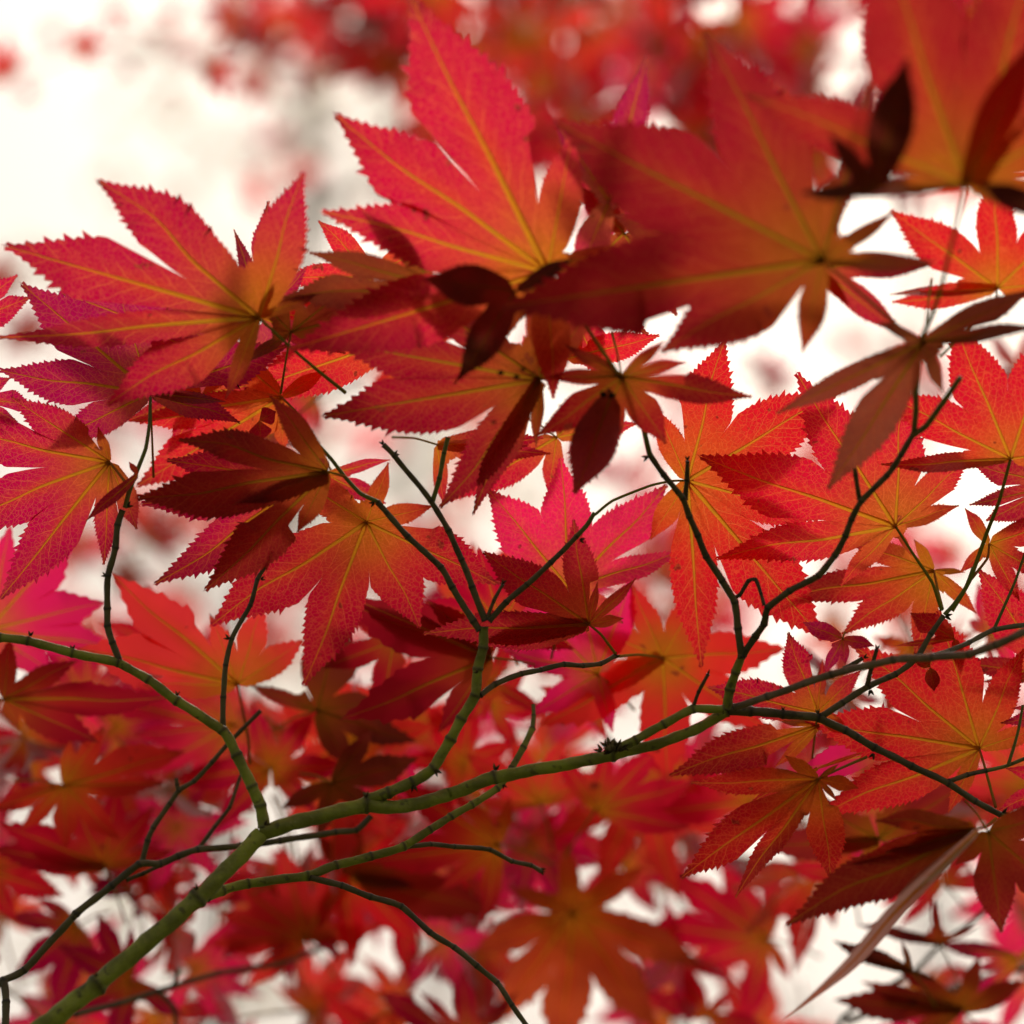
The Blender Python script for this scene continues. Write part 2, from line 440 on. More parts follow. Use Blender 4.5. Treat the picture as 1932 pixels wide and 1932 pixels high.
def tube_geo(pts, nodes=True, sides=10, rng=None, n=10, kink=0.5, cap=True):
    """pts (x, y, depth, radius px) -> world geometry with swollen ring nodes at the control points"""
    rng = rng or rnd
    W = [(*P(x, y, d), r * K * d) for x, y, d, r in pts]
    C1 = catmull(W, n)
    # straight version blended in for the angular habit of maple twigs
    C2 = []
    for i in range(len(W) - 1):
        for k in range(n):
            t = k / n; C2.append(tuple(a + (b - a) * t for a, b in zip(W[i], W[i + 1])))
    C2.append(W[-1])
    path = [tuple(a * (1 - kink) + b * kink for a, b in zip(p, q)) for p, q in zip(C1, C2)]
    # arc length
    s = [0]
    for a, b in zip(path, path[1:]): s.append(s[-1] + (Vector(a[:3]) - Vector(b[:3])).length)
    nodeS = [s[i * n] for i in range(len(W))]
    total = s[-1]
    samples = set(s)
    if nodes:
        for i, ns in enumerate(nodeS):
            rr = W[i][3]
            for k in (-1.3, -.8, -.5, -.25, 0, .25, .5, .8, 1.3):
                v = ns + k * rr
                if 0 <= v <= total: samples.add(v)
    ss = sorted(samples)
    out = []; last = -1
    for v in ss:
        if v - last < 1e-5: continue
        last = v; out.append(v)
    V, F, nd = [], [], []
    up = Vector((0, 0, 1)); j = 0
    prev = None
    for idx, v in enumerate(out):
        while j < len(s) - 2 and s[j + 1] < v: j += 1
        t = (v - s[j]) / max(1e-9, s[j + 1] - s[j])
        p = Vector(path[j][:3]).lerp(Vector(path[j + 1][:3]), t)
        r = path[j][3] + (path[j + 1][3] - path[j][3]) * t
        jj = min(max(j, 1), len(path) - 2)
        tg = (Vector(path[jj + 1][:3]) - Vector(path[jj - 1][:3])).normalized()
        a = tg.cross(up if prev is None else prev)
        if a.length < 1e-4: a = tg.cross(Vector((1, 0, 0)))
        a.normalize(); b = a.cross(tg).normalized(); prev = b
        node = 0.0
        if nodes:
            for i, ns in enumerate(nodeS):
                if nodes is not True and i not in nodes: continue
                q = (v - ns) / (0.42 * W[i][3]); node = max(node, math.exp(-q * q))
        rr = r * (1 + (0.17 if nodes is True else 0.24) * node)
        for k in range(sides):
            an = 2 * math.pi * k / sides
            wob = 1 + (0.07 * math.sin(3 * an + v * 400) + 0.05 * math.sin(2 * an + v * 900) if nodes else 0)
            V.append(p + (a * math.cos(an) + b * math.sin(an)) * rr * wob); nd.append(min(1, node))
    m = len(out)
    for i in range(m - 1):
        for k in range(sides):
            a0 = i * sides + k; a1 = i * sides + (k + 1) % sides
            F.append((a0, a1, a1 + sides, a0 + sides))
    if cap:
        F.append(tuple(range(sides))[::-1]); F.append(tuple((m - 1) * sides + k for k in range(sides)))
    return V, F, nd

def tube_obj(name, pts, mat, parent, nodes=True, sides=10, label=None, kink=0.5):
    V, F, nd = tube_geo(pts, nodes, sides, kink=kink)
    me = mesh(name, V, F, mat, {'node': nd})
    o = link(name, me, parent, P(*pts[0][:3]))
    if label: o['label'] = label
    return o

def path(depths, radii, *xy):
    """evenly blends depth and radius between the given ends"""
    n = len(xy); out = []
    for i, (x, y) in enumerate(xy):
        t = i / (n - 1)
        out.append((x, y, depths[0] + (depths[1] - depths[0]) * t, radii[0] + (radii[1] - radii[0]) * t))
    return out

def bud(parent, x, y, d, ang, size, n=2):
    """pointed scales of a bud at a node"""
    V, F = [], []
    for k in range(n):
        a = ang + (k - (n - 1) / 2) * 0.9
        b = len(V)
        dx, dy = math.cos(a), math.sin(a)
        for t, r in ((0, .5), (.35, .62), (.7, .38), (1.0, .04)):
            for q in range(6):
                an = q / 6 * 2 * math.pi
                off = r * size * 0.5
                V.append(P(x + dx * t * size * 1.4 - dy * off * math.cos(an), y + dy * t * size * 1.4 + dx * off * math.cos(an), d + off * math.sin(an) * K * d))
        for i in range(3):
            for q in range(6):
                F.append((b + i * 6 + q, b + i * 6 + (q + 1) % 6, b + i * 6 + 6 + (q + 1) % 6, b + i * 6 + 6 + q))
        F.append(tuple(b + 18 + q for q in range(6)))
    return link("bud", mesh("bud", V, F, M_BUD), parent, P(x, y, d))

# ================================================================== SETTING
def ground():
    V, F = [], []
    n = 40; ext = 600.0
    def co(i): 
        s = (i / n * 2 - 1); return math.copysign(abs(s) ** 2.2, s) * ext
    r = random.Random(3)
    for j in range(n + 1):
        for i in range(n + 1):
            x, y = co(i), co(j)
            d = math.hypot(x, y)
            V.append((x, y, 0.08 * math.sin(x * .4) * math.cos(y * .3) * min(1, d / 10) - 0.05))
    for j in range(n):
        for i in range(n):
            p = j * (n + 1) + i; F.append((p, p + 1, p + n + 2, p + n + 1))
    o = link("ground", mesh("ground", V, F, plain("park_grass", (0.05, 0.07, 0.02), (0.11, 0.10, 0.04), 3.0)))
    o['kind'] = 'structure'
ground()

# ================================================================== MAIN BRANCH
main = thing("maple_branch", "thick olive green maple branch rising from the lower left corner among sharp red leaves", "branch", P(88, 1932, 1.15))
bough = tube_obj("bough", [(20, 1990, 1.13, 20), (88, 1932, 1.135, 19), (183, 1857, 1.14, 17.5), (373, 1695, 1.15, 16), (493, 1574, 1.16, 15.3)], M_OLIVE, main, sides=18, kink=.35, nodes=(2, 3))
tube_obj("bough", [(493, 1572, 1.16, 15), (560, 1551, 1.16, 14.4), (691, 1518, 1.165, 13.8)], M_OLIVE, main, sides=16, kink=.2, nodes=(2,))
b1 = tube_obj("bough", [(691, 1518, 1.165, 13.5), (751, 1523, 1.165, 12.8), (839, 1502, 1.17, 12.5), (934, 1467, 1.17, 12.2), (1086, 1439, 1.17, 11.5),
                   (1156, 1424, 1.17, 11), (1244, 1402, 1.17, 10.2), (1308, 1378, 1.17, 10), (1372, 1343, 1.17, 9.5)], M_OLIVE, main, sides=14, kink=.25, nodes=(0, 3, 5, 8))
tube_obj("twig", path((1.165, 1.165), (8.5, 8), (1156, 1415), (1200, 1396), (1252, 1366), (1308, 1338), (1366, 1338)), M_OLIVE, main, sides=12)
tw = tube_obj("twig", path((1.165, 1.16), (3.6, 3.4), (1308, 1334), (1318, 1305), (1336, 1272)), M_DARK, main)
bud(tw, 1336, 1272, 1.16, -1.3, 7, 1)
# clump of dry buds at the fork
cl = random.Random(5)
for k in range(16):
    a = -math.pi * cl.uniform(0.0, 1.0); r0 = cl.uniform(2, 20)
    bud(b1, 1154 + r0 * math.cos(a) * 1.3 + 4, 1418 + r0 * math.sin(a) * .8, 1.160 + cl.uniform(-.004, .004), a + cl.uniform(-.6, .6), cl.uniform(8, 14), 2)
# B2: middle fork
tube_obj("twig", path((1.165, 1.165), (11, 8.8), (691, 1508), (734, 1495), (779, 1475), (818, 1449), (850, 1394), (871, 1356), (896, 1312), (902, 1262), (911, 1222), (913, 1182)), M_OLIVE, main, sides=12)
t2a = tube_obj("twig", path((1.165, 1.165), (6.8, 5.6), (905, 1190), (893, 1172), (853, 1108), (832, 1070), (769, 1012), (712, 947)), M_DARK, main)
bud(t2a, 706, 948, 1.165, 2.6, 8)
tube_obj("twig", path((1.165, 1.165), (4.2, 3.4), (714, 947), (680, 931), (651, 900), (625, 866), (598, 836)), M_GREEN, main, nodes=False)
t2b = tube_obj("twig", path((1.165, 1.165), (6.5, 4.8), (915, 1172), (891, 1107), (871, 1056), (846, 1001), (813, 945), (744, 860), (723, 839)), M_DARK, main)
bud(t2b, 744, 858, 1.165, -.5, 8)
tube_obj("twig", path((1.165, 1.165), (4.8, 4.2), (815, 950), (829, 902), (838, 855), (845, 825)), M_GREEN, main)
t2c = tube_obj("twig", path((1.165, 1.165), (6.0, 5.0), (922, 1172), (955, 1136), (994, 1103), (1040, 1061), (1088, 1012)), M_DARK, main)
bud(t2c, 1094, 1018, 1.165, .3, 8)
tube_obj("twig", path((1.165, 1.165), (5, 4.2), (1088, 1012), (1108, 990), (1122, 967)), M_GREEN, main, nodes=False)
tube_obj("twig", path((1.165, 1.16), (3.6, 3.4), (920, 1165), (932, 1132), (949, 1102)), M_GREY, main, label="short bare grey stub")
# B3
t3 = tube_obj("twig", path((1.165, 1.19), (5.6, 4.4), (906, 1312), (934, 1291), (983, 1271), (1020, 1264), (1064, 1253), (1100, 1256), (1133, 1252), (1160, 1238)), M_DARK, main)
bud(t3, 1160, 1240, 1.19, -.8, 8)
# B4 left branch
tube_obj("twig", path((1.16, 1.165), (11.5, 8.0), (498, 1562), (492, 1520), (475, 1484), (447, 1424), (420, 1378), (334, 1322), (280, 1282), (224, 1250)), M_OLIVE, main, sides=12)
t4 = tube_obj("twig", path((1.165, 1.165), (9, 7.8), (224, 1250), (137, 1232), (53, 1209), (0, 1203), (-40, 1198)), M_OLIVE, main, sides=12)
bud(t4, 137, 1226, 1.165, -1.6, 8); bud(t4, 57, 1200, 1.165, -1.4, 8)
t4a = tube_obj("twig", path((1.165, 1.165), (6.5, 6.0), (224, 1244), (212, 1212), (203, 1180), (202, 1148), (204, 1086), (218, 1033), (222, 990), (231, 962)), M_DARK, main)
bud(t4a, 240, 956, 1.165, -.6, 9); bud(t4a, 200, 1086, 1.165, 3.5, 7)
tube_obj("twig", path((1.165, 1.17), (4.8, 3.0), (236, 958), (243, 930), (258, 890), (275, 846), (282, 800), (284, 750)), M_GREEN, main, nodes=False)
t4b = tube_obj("twig", path((1.165, 1.17), (5.6, 3.6), (421, 1375), (421, 1315), (426, 1255), (437, 1205), (472, 1142), (486, 1093), (503, 1065), (520, 1028)), M_DARK, main)
bud(t4b, 432, 1205, 1.165, 3.6, 8); bud(t4b, 492, 1093, 1.165, -.3, 7)
# B5 lower fork passing behind the bough
tube_obj("twig", path((1.165, 1.21), (9.5, 5.8), (390, 1692), (420, 1680), (468, 1667), (581, 1652), (634, 1632), (700, 1616), (762, 1597), (811, 1565), (850, 1541), (890, 1518), (938, 1488), (966, 1449), (987, 1410), (1005, 1374)), M_OLIVE, main)
t5 = tube_obj("twig", path((1.21, 1.215), (4.6, 3.4), (1005, 1374), (1007, 1350), (1006, 1330)), M_GREEN, main)
t5a = tube_obj("twig", path((1.19, 1.22), (4.8, 4.2), (768, 1597), (812, 1593), (857, 1597), (924, 1603), (966, 1625), (1001, 1632), (1020, 1643)), M_DARK, main)
bud(t5a, 1018, 1640, 1.22, .4, 9)
tube_obj("twig", path((1.175, 1.17), (6.2, 5.0), (585, 1655), (645, 1671), (700, 1692), (758, 1710), (811, 1759), (857, 1787), (900, 1822), (938, 1854), (966, 1896), (1000, 1945)), M_DARK, main)
# B8 right fork upwards
tube_obj("twig", path((1.17, 1.165), (9.5, 7.6), (1372, 1338), (1377, 1300), (1388, 1268), (1400, 1238)), M_OLIVE, main, sides=12)
t8 = tube_obj("twig", path((1.165, 1.15), (7.2, 5.4), (1400, 1238), (1392, 1185), (1386, 1136), (1362, 1095), (1333, 1050), (1316, 1010), (1301, 975), (1288, 940), (1252, 896), (1226, 858)), M_DARK, main)
bud(t8, 1222, 862, 1.15, 2.7, 9)
tube_obj("twig", path((1.15, 1.12), (5.4, 4.4), (1226, 858), (1217, 820), (1205, 769), (1188, 735), (1172, 708)), M_GREEN, main, nodes=False)
tube_obj("twig", path((1.16, 1.155), (5.0, 4.2), (1293, 942), (1296, 905), (1297, 870)), M_DARK, main)
tube_obj("twig", path((1.165, 1.13), (6.8, 5.6), (1402, 1236), (1425, 1200), (1442, 1177), (1449, 1146), (1490, 1115), (1544, 1086), (1576, 1048), (1595, 1010), (1607, 980), (1625, 945), (1674, 897), (1700, 858), (1724, 818)), M_DARK, main)
tube_obj("twig", path((1.13, 1.10), (5.4, 6.0), (1724, 818), (1728, 775), (1728, 734), (1734, 670)), M_GREEN, main, nodes=False)
tube_obj("twig", path((1.13, 1.11), (6, 5.4), (1724, 820), (1748, 803), (1780, 758), (1812, 712)), M_GREEN, main, nodes=False)
tube_obj("twig", path((1.14, 1.13), (4.8, 4.2), (1622, 943), (1614, 895), (1607, 844)), M_DARK, main)
tube_obj("twig", path((1.165, 1.16), (4.2, 3.4), (1380, 1130), (1396, 1122), (1412, 1096), (1426, 1094), (1436, 1120), (1442, 1142)), M_DARK, main)
# B10 right fork, level then falling
tube_obj("twig", path((1.17, 1.17), (9.5, 8.0), (1372, 1340), (1417, 1342), (1477, 1347), (1544, 1354)), M_DARK, main, sides=12)
t10 = tube_obj("twig", path((1.17, 1.17), (7.8, 5.6), (1544, 1354), (1595, 1378), (1650, 1410), (1720, 1445), (1790, 1478), (1840, 1512), (1888, 1537)), M_DARK, main, sides=12)
bud(t10, 1892, 1534, 1.17, -.4, 10); bud(t10, 1648, 1422, 1.165, 2.0, 9)
tube_obj("twig", path((1.17, 1.17), (4.4, 4), (1888, 1537), (1912, 1542), (1960, 1542)), M_GREEN, main, nodes=False)
t10a = tube_obj("twig", path((1.17, 1.18), (6.6, 4.8), (1548, 1352), (1590, 1326), (1639, 1294), (1690, 1272), (1731, 1240), (1756, 1196), (1780, 1162)), M_DARK, main)
bud(t10a, 1784, 1162, 1.18, .2, 10); bud(t10a, 1642, 1302, 1.17, 1.4, 9)
tube_obj("twig", path((1.18, 1.18), (4.2, 3), (1782, 1160), (1800, 1140), (1822, 1108), (1836, 1070)), M_GREEN, main, nodes=False)
tube_obj("twig", path((1.17, 1.165), (4.6, 3.8), (1637, 1292), (1644, 1260), (1654, 1226)), M_DARK, main)
tube_obj("twig", path((1.17, 1.17), (5, 3.8), (1592, 1262), (1610, 1252), (1628, 1242)), M_DARK, main)
tube_obj("twig", path((1.17, 1.175), (5.0, 4.2), (1790, 1474), (1825, 1462), (1861, 1454)), M_DARK, main)
tube_obj("twig", path((1.175, 1.18), (4, 3.4), (1861, 1454), (1880, 1450), (1902, 1444), (1950, 1424)), M_GREEN, main, nodes=False)
tube_obj("twig", path((1.175, 1.175), (3.4, 2.4), (1902, 1444), (1912, 1412), (1922, 1375), (1930, 1330)), M_GREEN, main, nodes=False)
t11 = tube_obj("twig", path((1.16, 1.19), (4.6, 5.0), (1762, 1236), (1790, 1228), (1829, 1212), (1875, 1188), (1950, 1177)), M_DARK, main)
tube_obj("twig", path((1.19, 1.19), (3.4, 2.4), (1875, 1188), (1893, 1148), (1915, 1098), (1935, 1040)), M_GREEN, main, nodes=False)
# B9: nearer grey brown twig
tube_obj("twig", path((1.165, 1.11), (6.6, 8.0), (1386, 1334), (1449, 1314), (1569, 1272), (1685, 1245), (1760, 1240), (1829, 1234), (1880, 1216), (1960, 1180)), M_GREY, main, sides=12, label="grey brown twig running to the right edge")

# bark scars and bud pairs at the bough's joints
for x, y, d, a, z in ((691, 1504, 1.155, -1.7, 9), (934, 1453, 1.16, -1.3, 10), (950, 1480, 1.16, 1.2, 7), (373, 1678, 1.14, -2.4, 9), (183, 1842, 1.13, -2.2, 8), (822, 1453, 1.16, .9, 10),
        (780, 1482, 1.16, 1.4, 10), (499, 1556, 1.15, -.6, 9), (902, 1268, 1.16, -2.8, 7), (334, 1312, 1.16, -1.4, 7), (1477, 1340, 1.165, -1.4, 6), (1400, 1240, 1.16, -2.9, 7), (1544, 1346, 1.165, -1.8, 7)):
    bud(b1 if x > 600 else bough, x, y, d, a, z, 2)

for x, y, d, a in ((723, 838, 1.165, -2.2), (521, 1025, 1.17, -1.1), (949, 1101, 1.16, -1.2), (1297, 868, 1.155, -1.6), (1607, 842, 1.13, -1.7), (1654, 1225, 1.165, -1.3), (1630, 1241, 1.17, -.5), (1020, 1644, 1.22, .5)):
    bud(bough, x, y, d, a, 7, 2)

# ---------------- leaves of the main branch, from the nearest to the farthest
# upper right, nearest
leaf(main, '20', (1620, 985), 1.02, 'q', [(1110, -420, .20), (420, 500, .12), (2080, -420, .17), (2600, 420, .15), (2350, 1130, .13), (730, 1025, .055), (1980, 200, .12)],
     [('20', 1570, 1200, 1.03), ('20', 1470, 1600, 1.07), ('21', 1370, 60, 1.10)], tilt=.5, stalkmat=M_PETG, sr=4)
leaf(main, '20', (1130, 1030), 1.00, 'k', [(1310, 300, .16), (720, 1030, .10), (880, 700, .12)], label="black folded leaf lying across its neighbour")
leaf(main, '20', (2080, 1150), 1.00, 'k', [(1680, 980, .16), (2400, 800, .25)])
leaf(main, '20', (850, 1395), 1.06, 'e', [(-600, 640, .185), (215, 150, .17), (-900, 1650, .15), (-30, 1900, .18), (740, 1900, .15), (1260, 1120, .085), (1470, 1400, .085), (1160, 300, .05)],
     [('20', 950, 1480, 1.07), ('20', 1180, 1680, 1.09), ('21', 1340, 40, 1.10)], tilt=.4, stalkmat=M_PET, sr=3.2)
leaf(main, '10', (1480, 1080), 1.11, 'm', [(1690, 285, .11), (1180, 640, .11), (2100, 900, .13), (1300, 1500, .2)])
leaf(main, '20', (1790, 1545), 1.13, 'o', [(1210, 1120, .17), (1790, 900, .17), (2300, 1050, .17), (1215, 1620, .11), (1200, 1580, .05), (2300, 1500, .16)],
     [('20', 1760, 1640, 1.13), ('21', 1480, 130, 1.11)], stalkmat=M_PETG)
leaf(main, '20', (820, 1430), 1.10, 'R', [(1450, 1420, .10), (1300, 1800, .12), (1000, 1640, .12), (80, 1560, .1)])
leaf(main, '21', (1395, 50), 1.09, 'b', [(590, 440, .075), (870, 850, .125), (1130, -60, .10), (1990, -240, .11), (1500, 330, .13), (2050, -30, .06)], fold=.3, label="dull brown pink leaf hanging folded")
leaf(main, '10', (1950, 1330), 1.125, 'D', [(1290, 740, .19), (1450, 1380, .2), (1800, 780, .17), (1500, 1150, .2)])
leaf(main, '10', (1560, 1250), 1.14, 'R', [(1240, 760, .16), (1330, 1000, .22), (1150, 1650, .2), (1850, 1700, .2)])
# big top leaf
leaf(main, '10', (1150, 1455), 1.11, 'c', [(395, -60, .178), (-10, 595, .165), (-85, 1130, .13), (-260, 1880, .13), (1290, 690, .15), (1510, 1310, .12), (640, 2070, .075), (1180, 2150, .15)],
     [('10', 1290, 1650, 1.11), ('10', 1430, 1860, 1.12), ('11', 1530, 225, 1.12)], label="largest crimson leaf with yellow veins, top centre", stalkmat=M_PET, sr=4, tilt=.35)
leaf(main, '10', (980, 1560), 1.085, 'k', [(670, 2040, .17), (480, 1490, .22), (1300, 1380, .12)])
leaf(main, '00', (2330, 1530), 1.12, 'D', [(1500, 1600, .13), (1640, 1350, .10), (1960, 1080, .10), (2700, 1700, .2)])
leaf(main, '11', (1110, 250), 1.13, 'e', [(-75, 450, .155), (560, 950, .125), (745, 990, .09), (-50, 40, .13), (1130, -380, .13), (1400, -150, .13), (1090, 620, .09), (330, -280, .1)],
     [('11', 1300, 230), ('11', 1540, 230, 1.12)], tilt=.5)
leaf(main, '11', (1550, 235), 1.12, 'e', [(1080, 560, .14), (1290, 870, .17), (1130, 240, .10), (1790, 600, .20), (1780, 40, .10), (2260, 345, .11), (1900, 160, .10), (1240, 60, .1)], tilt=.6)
lf = leaf(main, '11', (1500, 320), 1.11, 'b', [(1295, 870, .21)], fold=.5, label="grey pink underside of a hanging leaflet")
# specks on the leaf
for (x, y, r) in ((900, 215, 20), (985, 238, 18), (1020, 195, 16), (1450, 330, 24), (1495, 335, 24), (1480, 310, 16), (860, 480, 14), (1075, 215, 10)):
    gx, gy = G('11', x, y); V = []; F = []
    q0 = random.Random(int(x))
    for k in range(5):
        for q in range(8):
            a = q / 8 * 6.283; rr = r * Q * math.sin((k + .5) / 5 * math.pi) * q0.uniform(.75, 1.2)
            V.append(P(gx + rr * math.cos(a), gy + rr * math.sin(a) * .8, 1.098 + (k - 2) * .0009))
    for k in range(4):
        for q in range(8): F.append((k * 8 + q, k * 8 + (q + 1) % 8, k * 8 + 8 + (q + 1) % 8, k * 8 + 8 + q))
    F.append(tuple(range(8))); F.append(tuple(range(32, 40)))
    link("leaf_speck", mesh("leaf_speck", V, F, M_SPOT), main, P(gx, gy, 1.098))
# left upper leaf
leaf(main, '00', (1385, 1700), 1.13, 'm', [(0, 1310, .155), (505, 955, .165, .05), (1635, 910, .165), (-40, 1810, .06), (560, 2180, .155), (1205, 2145, .10), (1720, 1560, .10), (1480, 1500, .1)],
     [('01', 1560, 80), ('01', 1700, 200), ('01', 1850, 320, 1.16)], label="magenta leaf with a long left lobe and drooping tips", stalkmat=M_PETG, sr=3.2)
leaf(main, '00', (1560, 1780), 1.15, 'D', [(1230, 1440, .10), (2000, 1430, .11), (2180, 1620, .15), (1300, 1950, .10)])
leaf(main, '00', (1400, 1700), 1.17, 'M', [(1440, 1065, .11), (1250, 1220, .08), (1650, 1420, .12), (1860, 1900, .12)])
leaf(main, '01', (805, 322), 1.175, 'M', [(-20, 195, .15), (280, 580, .16), (1295, 487, .12, -.04), (1560, 60, .16), (100, -275, .17), (640, -220, .14), (1215, 370, .08)], label="dark magenta leaf on a green stalk")
leaf(main, '00', (-260, 1760), 1.17, 'm', [(170, 1590, .2), (100, 1470, .15), (-60, 1900, .2)])
leaf(main, '01', (-160, 340), 1.18, 'm', [(190, 400, .22), (60, 240, .2), (100, 480, .12)])
leaf(main, '01', (587, 692), 1.175, 'm', [(50, 340, .16), (-290, 540, .175), (-310, 1010, .155), (-10, 1440, .145), (555, 1255, .12), (525, 500, .14), (735, 1060, .18)],
     [('01', 640, 760), ('01', 690, 825, 1.165)], label="pink and orange leaf cut by the left edge", tilt=.3)
leaf(main, '01', (740, 760), 1.16, 'M', [(455, 1015, .085), (690, 690, .2)])
leaf(main, '01', (1758, 745), 1.15, 'd', [(940, 575, .12, .05), (715, 885, .15), (1085, 1390, .155), (1590, 1075, .17), (1440, 330, .13), (1250, 920, .1)],
     [('01', 1850, 770, 1.16)], label="dark brownish leaf with pink margins, hand shaped")
leaf(main, '01', (1640, 800), 1.175, 'm', [(810, 1355, .115), (740, 920, .16), (880, 680, .14)])
leaf(main, '01', (1510, 345), 1.20, 'o', [(670, 472, .10), (720, 830, .17), (1100, -10, .14), (1420, 560, .3), (1520, 640, .2), (1750, 200, .15)],
     [('01', 1600, 440), ('01', 1700, 590, 1.165)], stalkmat=M_PET)
leaf(main, '01', (1390, 470), 1.18, 'R', [(1400, 580, .55), (1480, 420, .5)], label="small dark curled leaf tip with a wet highlight")
leaf(main, '01', (2150, 20), 1.19, 'o', [(1265, 338, .16), (1380, -130, .17), (1700, -300, .16), (2300, 500, .16)])
leaf(main, '00', (2000, 1480), 1.19, 'o', [(1700, 1180, .16), (1760, 1760, .2), (1500, 1700, .2), (2300, 1300, .2), (1500, 1500, .15)])
leaf(main, '00', (1250, 1980), 1.21, 'M', [(640, 1700, .17), (300, 1560, .16), (900, 1620, .2), (1700, 1650, .2), (700, 2150, .18)])
leaf(main, '01', (1080, 330), 1.21, 'c', [(660, 475, .12), (700, 120, .2), (1500, 250, .2), (900, 640, .15)])
# middle
leaf(main, '11', (180, 1015), 1.19, 'c', [(-665, 1580, .175), (-165, 1910, .155), (470, 1590, .22), (545, 925, .15), (890, 1350, .19), (-330, 700, .17), (300, 690, .14)], label="red leaf with a long hanging lobe spread behind the middle twigs")
leaf(main, '11', (1420, 1830), 1.26, 'p', [(1600, 1300, .17), (1330, 1380, .17), (900, 1690, .12), (1050, 1450, .15), (1050, 2050, .16), (1500, 2150, .15)], fine=False, rows=30)
leaf(main, '11', (900, 1560), 1.24, 'c', [(620, 1230, .2), (780, 1140, .17), (1080, 1270, .2), (480, 1440, .17), (1300, 1700, .15), (700, 1850, .15)], fine=False, rows=30)
leaf(main, '11', (330, 1650), 1.27, 'R', [(60, 1400, .2), (480, 1380, .16), (760, 1720, .15), (250, 2060, .2), (-60, 1800, .17)], fine=False, rows=30)
leaf(main, '12', (120, 420), 1.33, 'O', [(-330, 150, .17), (-80, -80, .17), (330, 20, .17), (560, 330, .16), (330, 760, .15), (-320, 600, .15)], fine=False, rows=30)
leaf(main, '11', (-40, 760), 1.20, 'c', [(315, 680, .085), (290, 920, .15), (-250, 640, .15)])
leaf(main, '11', (1270, 1370), 1.215, 'p', [(820, 830, .215), (1220, 660, .20), (1800, 800, .185), (1885, 1155, .105), (850, 1330, .12), (1560, 1560, .18)], label="bright magenta pink backlit leaf", tilt=.25)
leaf(main, '11', (1372, 1562), 1.18, 'R', [(795, 1165, .17), (1290, 990, .155), (470, 1615, .10), (1630, 1310, .09), (1560, 1530, .17), (760, 1680, .13), (1420, 1330, .1)],
     [('11', 1440, 1620), ('11', 1515, 1720, 1.19)], label="dark red leaf in front of the bright pink one")
leaf(main, '11', (850, 1740), 1.24, 'R', [(10, 1380, .07), (40, 1420, .17), (30, 2075, .15), (560, 2150, .15), (500, 1430, .15)], fine=False)
leaf(main, '11', (1770, 1742), 1.26, 'O', [(1595, 1330, .16), (1330, 1560, .17), (1980, 1370, .2), (2440, 1690, .17), (1100, 2110, .16), (1800, 2420, .2), (2350, 2150, .17), (1300, 1950, .14)],
     [('11', 1640, 1725), ('11', 1520, 1735, 1.19)], fine=False, label="glowing orange pink leaf with a soft outline")
leaf(main, '11', (560, 600), 1.20, 'c', [(600, 930, .12), (1180, 650, .09), (860, 700, .1), (1140, 560, .12)])
leaf(main, '11', (1200, 560), 1.21, 'r', [(620, 905, .15), (1160, 870, .17), (1650, 480, .12), (1500, 250, .2)])
leaf(main, '11', (1250, 140), 1.19, 'o', [(1340, 30, .25), (1150, 260, .2), (1760, 10, .15)])
leaf(main, '10', (1200, 1500), 1.18, 'c', [(1860, 1600, .20), (1700, 1800, .15), (1450, 2050, .2)])
# right, sharp
leaf(main, '21', (128, 792), 1.195, 'o', [(335, 20, .185), (-40, 400, .17), (960, 300, .175), (900, 1000, .14), (870, 1660, .175), (205, 1810, .125), (-75, 1115, .17)],
     [('21', 40, 795), ('11', 1700, 820, 1.18), ('11', 1500, 900, 1.17), ('11', 1405, 975, 1.165)], label="large sharp red leaf with fine net veins, right of centre", tilt=.2, stalkmat=M_PETG)
leaf(main, '21', (1242, 1037), 1.18, 'r', [(175, 652, .165), (262, 1218, .105), (705, 200, .155), (1290, 290, .19), (1650, 665, .165), (1590, 925, .12), (945, 1365, .12), (1330, 1200, .10)],
     [('21', 1340, 1190), ('21', 1440, 1340), ('21', 1490, 1490, 1.18)], label="red leaf reaching left with two long serrated lobes", tilt=.2, stalkmat=M_PETG, sr=3)
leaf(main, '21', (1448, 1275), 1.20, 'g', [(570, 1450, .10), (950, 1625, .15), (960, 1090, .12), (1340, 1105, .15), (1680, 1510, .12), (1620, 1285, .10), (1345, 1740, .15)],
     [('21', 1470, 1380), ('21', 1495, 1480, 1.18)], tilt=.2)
leaf(main, '21', (1860, 675), 1.16, 'r', [(1550, -80, .19), (2100, -60, .19), (1160, 330, .165), (1150, 705, .07), (2400, 600, .16)],
     [('21', 1800, 900), ('21', 1730, 1080, 1.18), ('21', 1640, 1330, 1.18), ('21', 1545, 1490, 1.18)], tilt=.3, stalkmat=M_PETG, sr=4)
leaf(main, '21', (2090, 820), 1.19, 'R', [(1640, 690, .17), (1630, 925, .10), (1720, 1010, .2), (2100, 1400, .15)])
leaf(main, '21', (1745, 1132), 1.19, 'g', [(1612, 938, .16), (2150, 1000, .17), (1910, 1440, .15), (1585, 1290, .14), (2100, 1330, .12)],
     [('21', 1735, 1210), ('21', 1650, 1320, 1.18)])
leaf(main, '21', (2080, 1830), 1.21, 'r', [(1680, 1260, .2), (1560, 1770, .11), (2100, 1200, .2), (1700, 1870, .08)])
leaf(main, '21', (960, 1640), 1.175, 'M', [(745, 1550, .2), (1130, 1680, .2), (975, 1780, .2), (865, 1830, .16), (1240, 1300, .0)][:4], label="small crumpled dark magenta leaf")
leaf(main, '21', (1560, 1640), 1.19, 'R', [(1320, 1500, .25), (1230, 1680, .05), (1600, 1810, .2)], label="dark crumpled leaf tip")
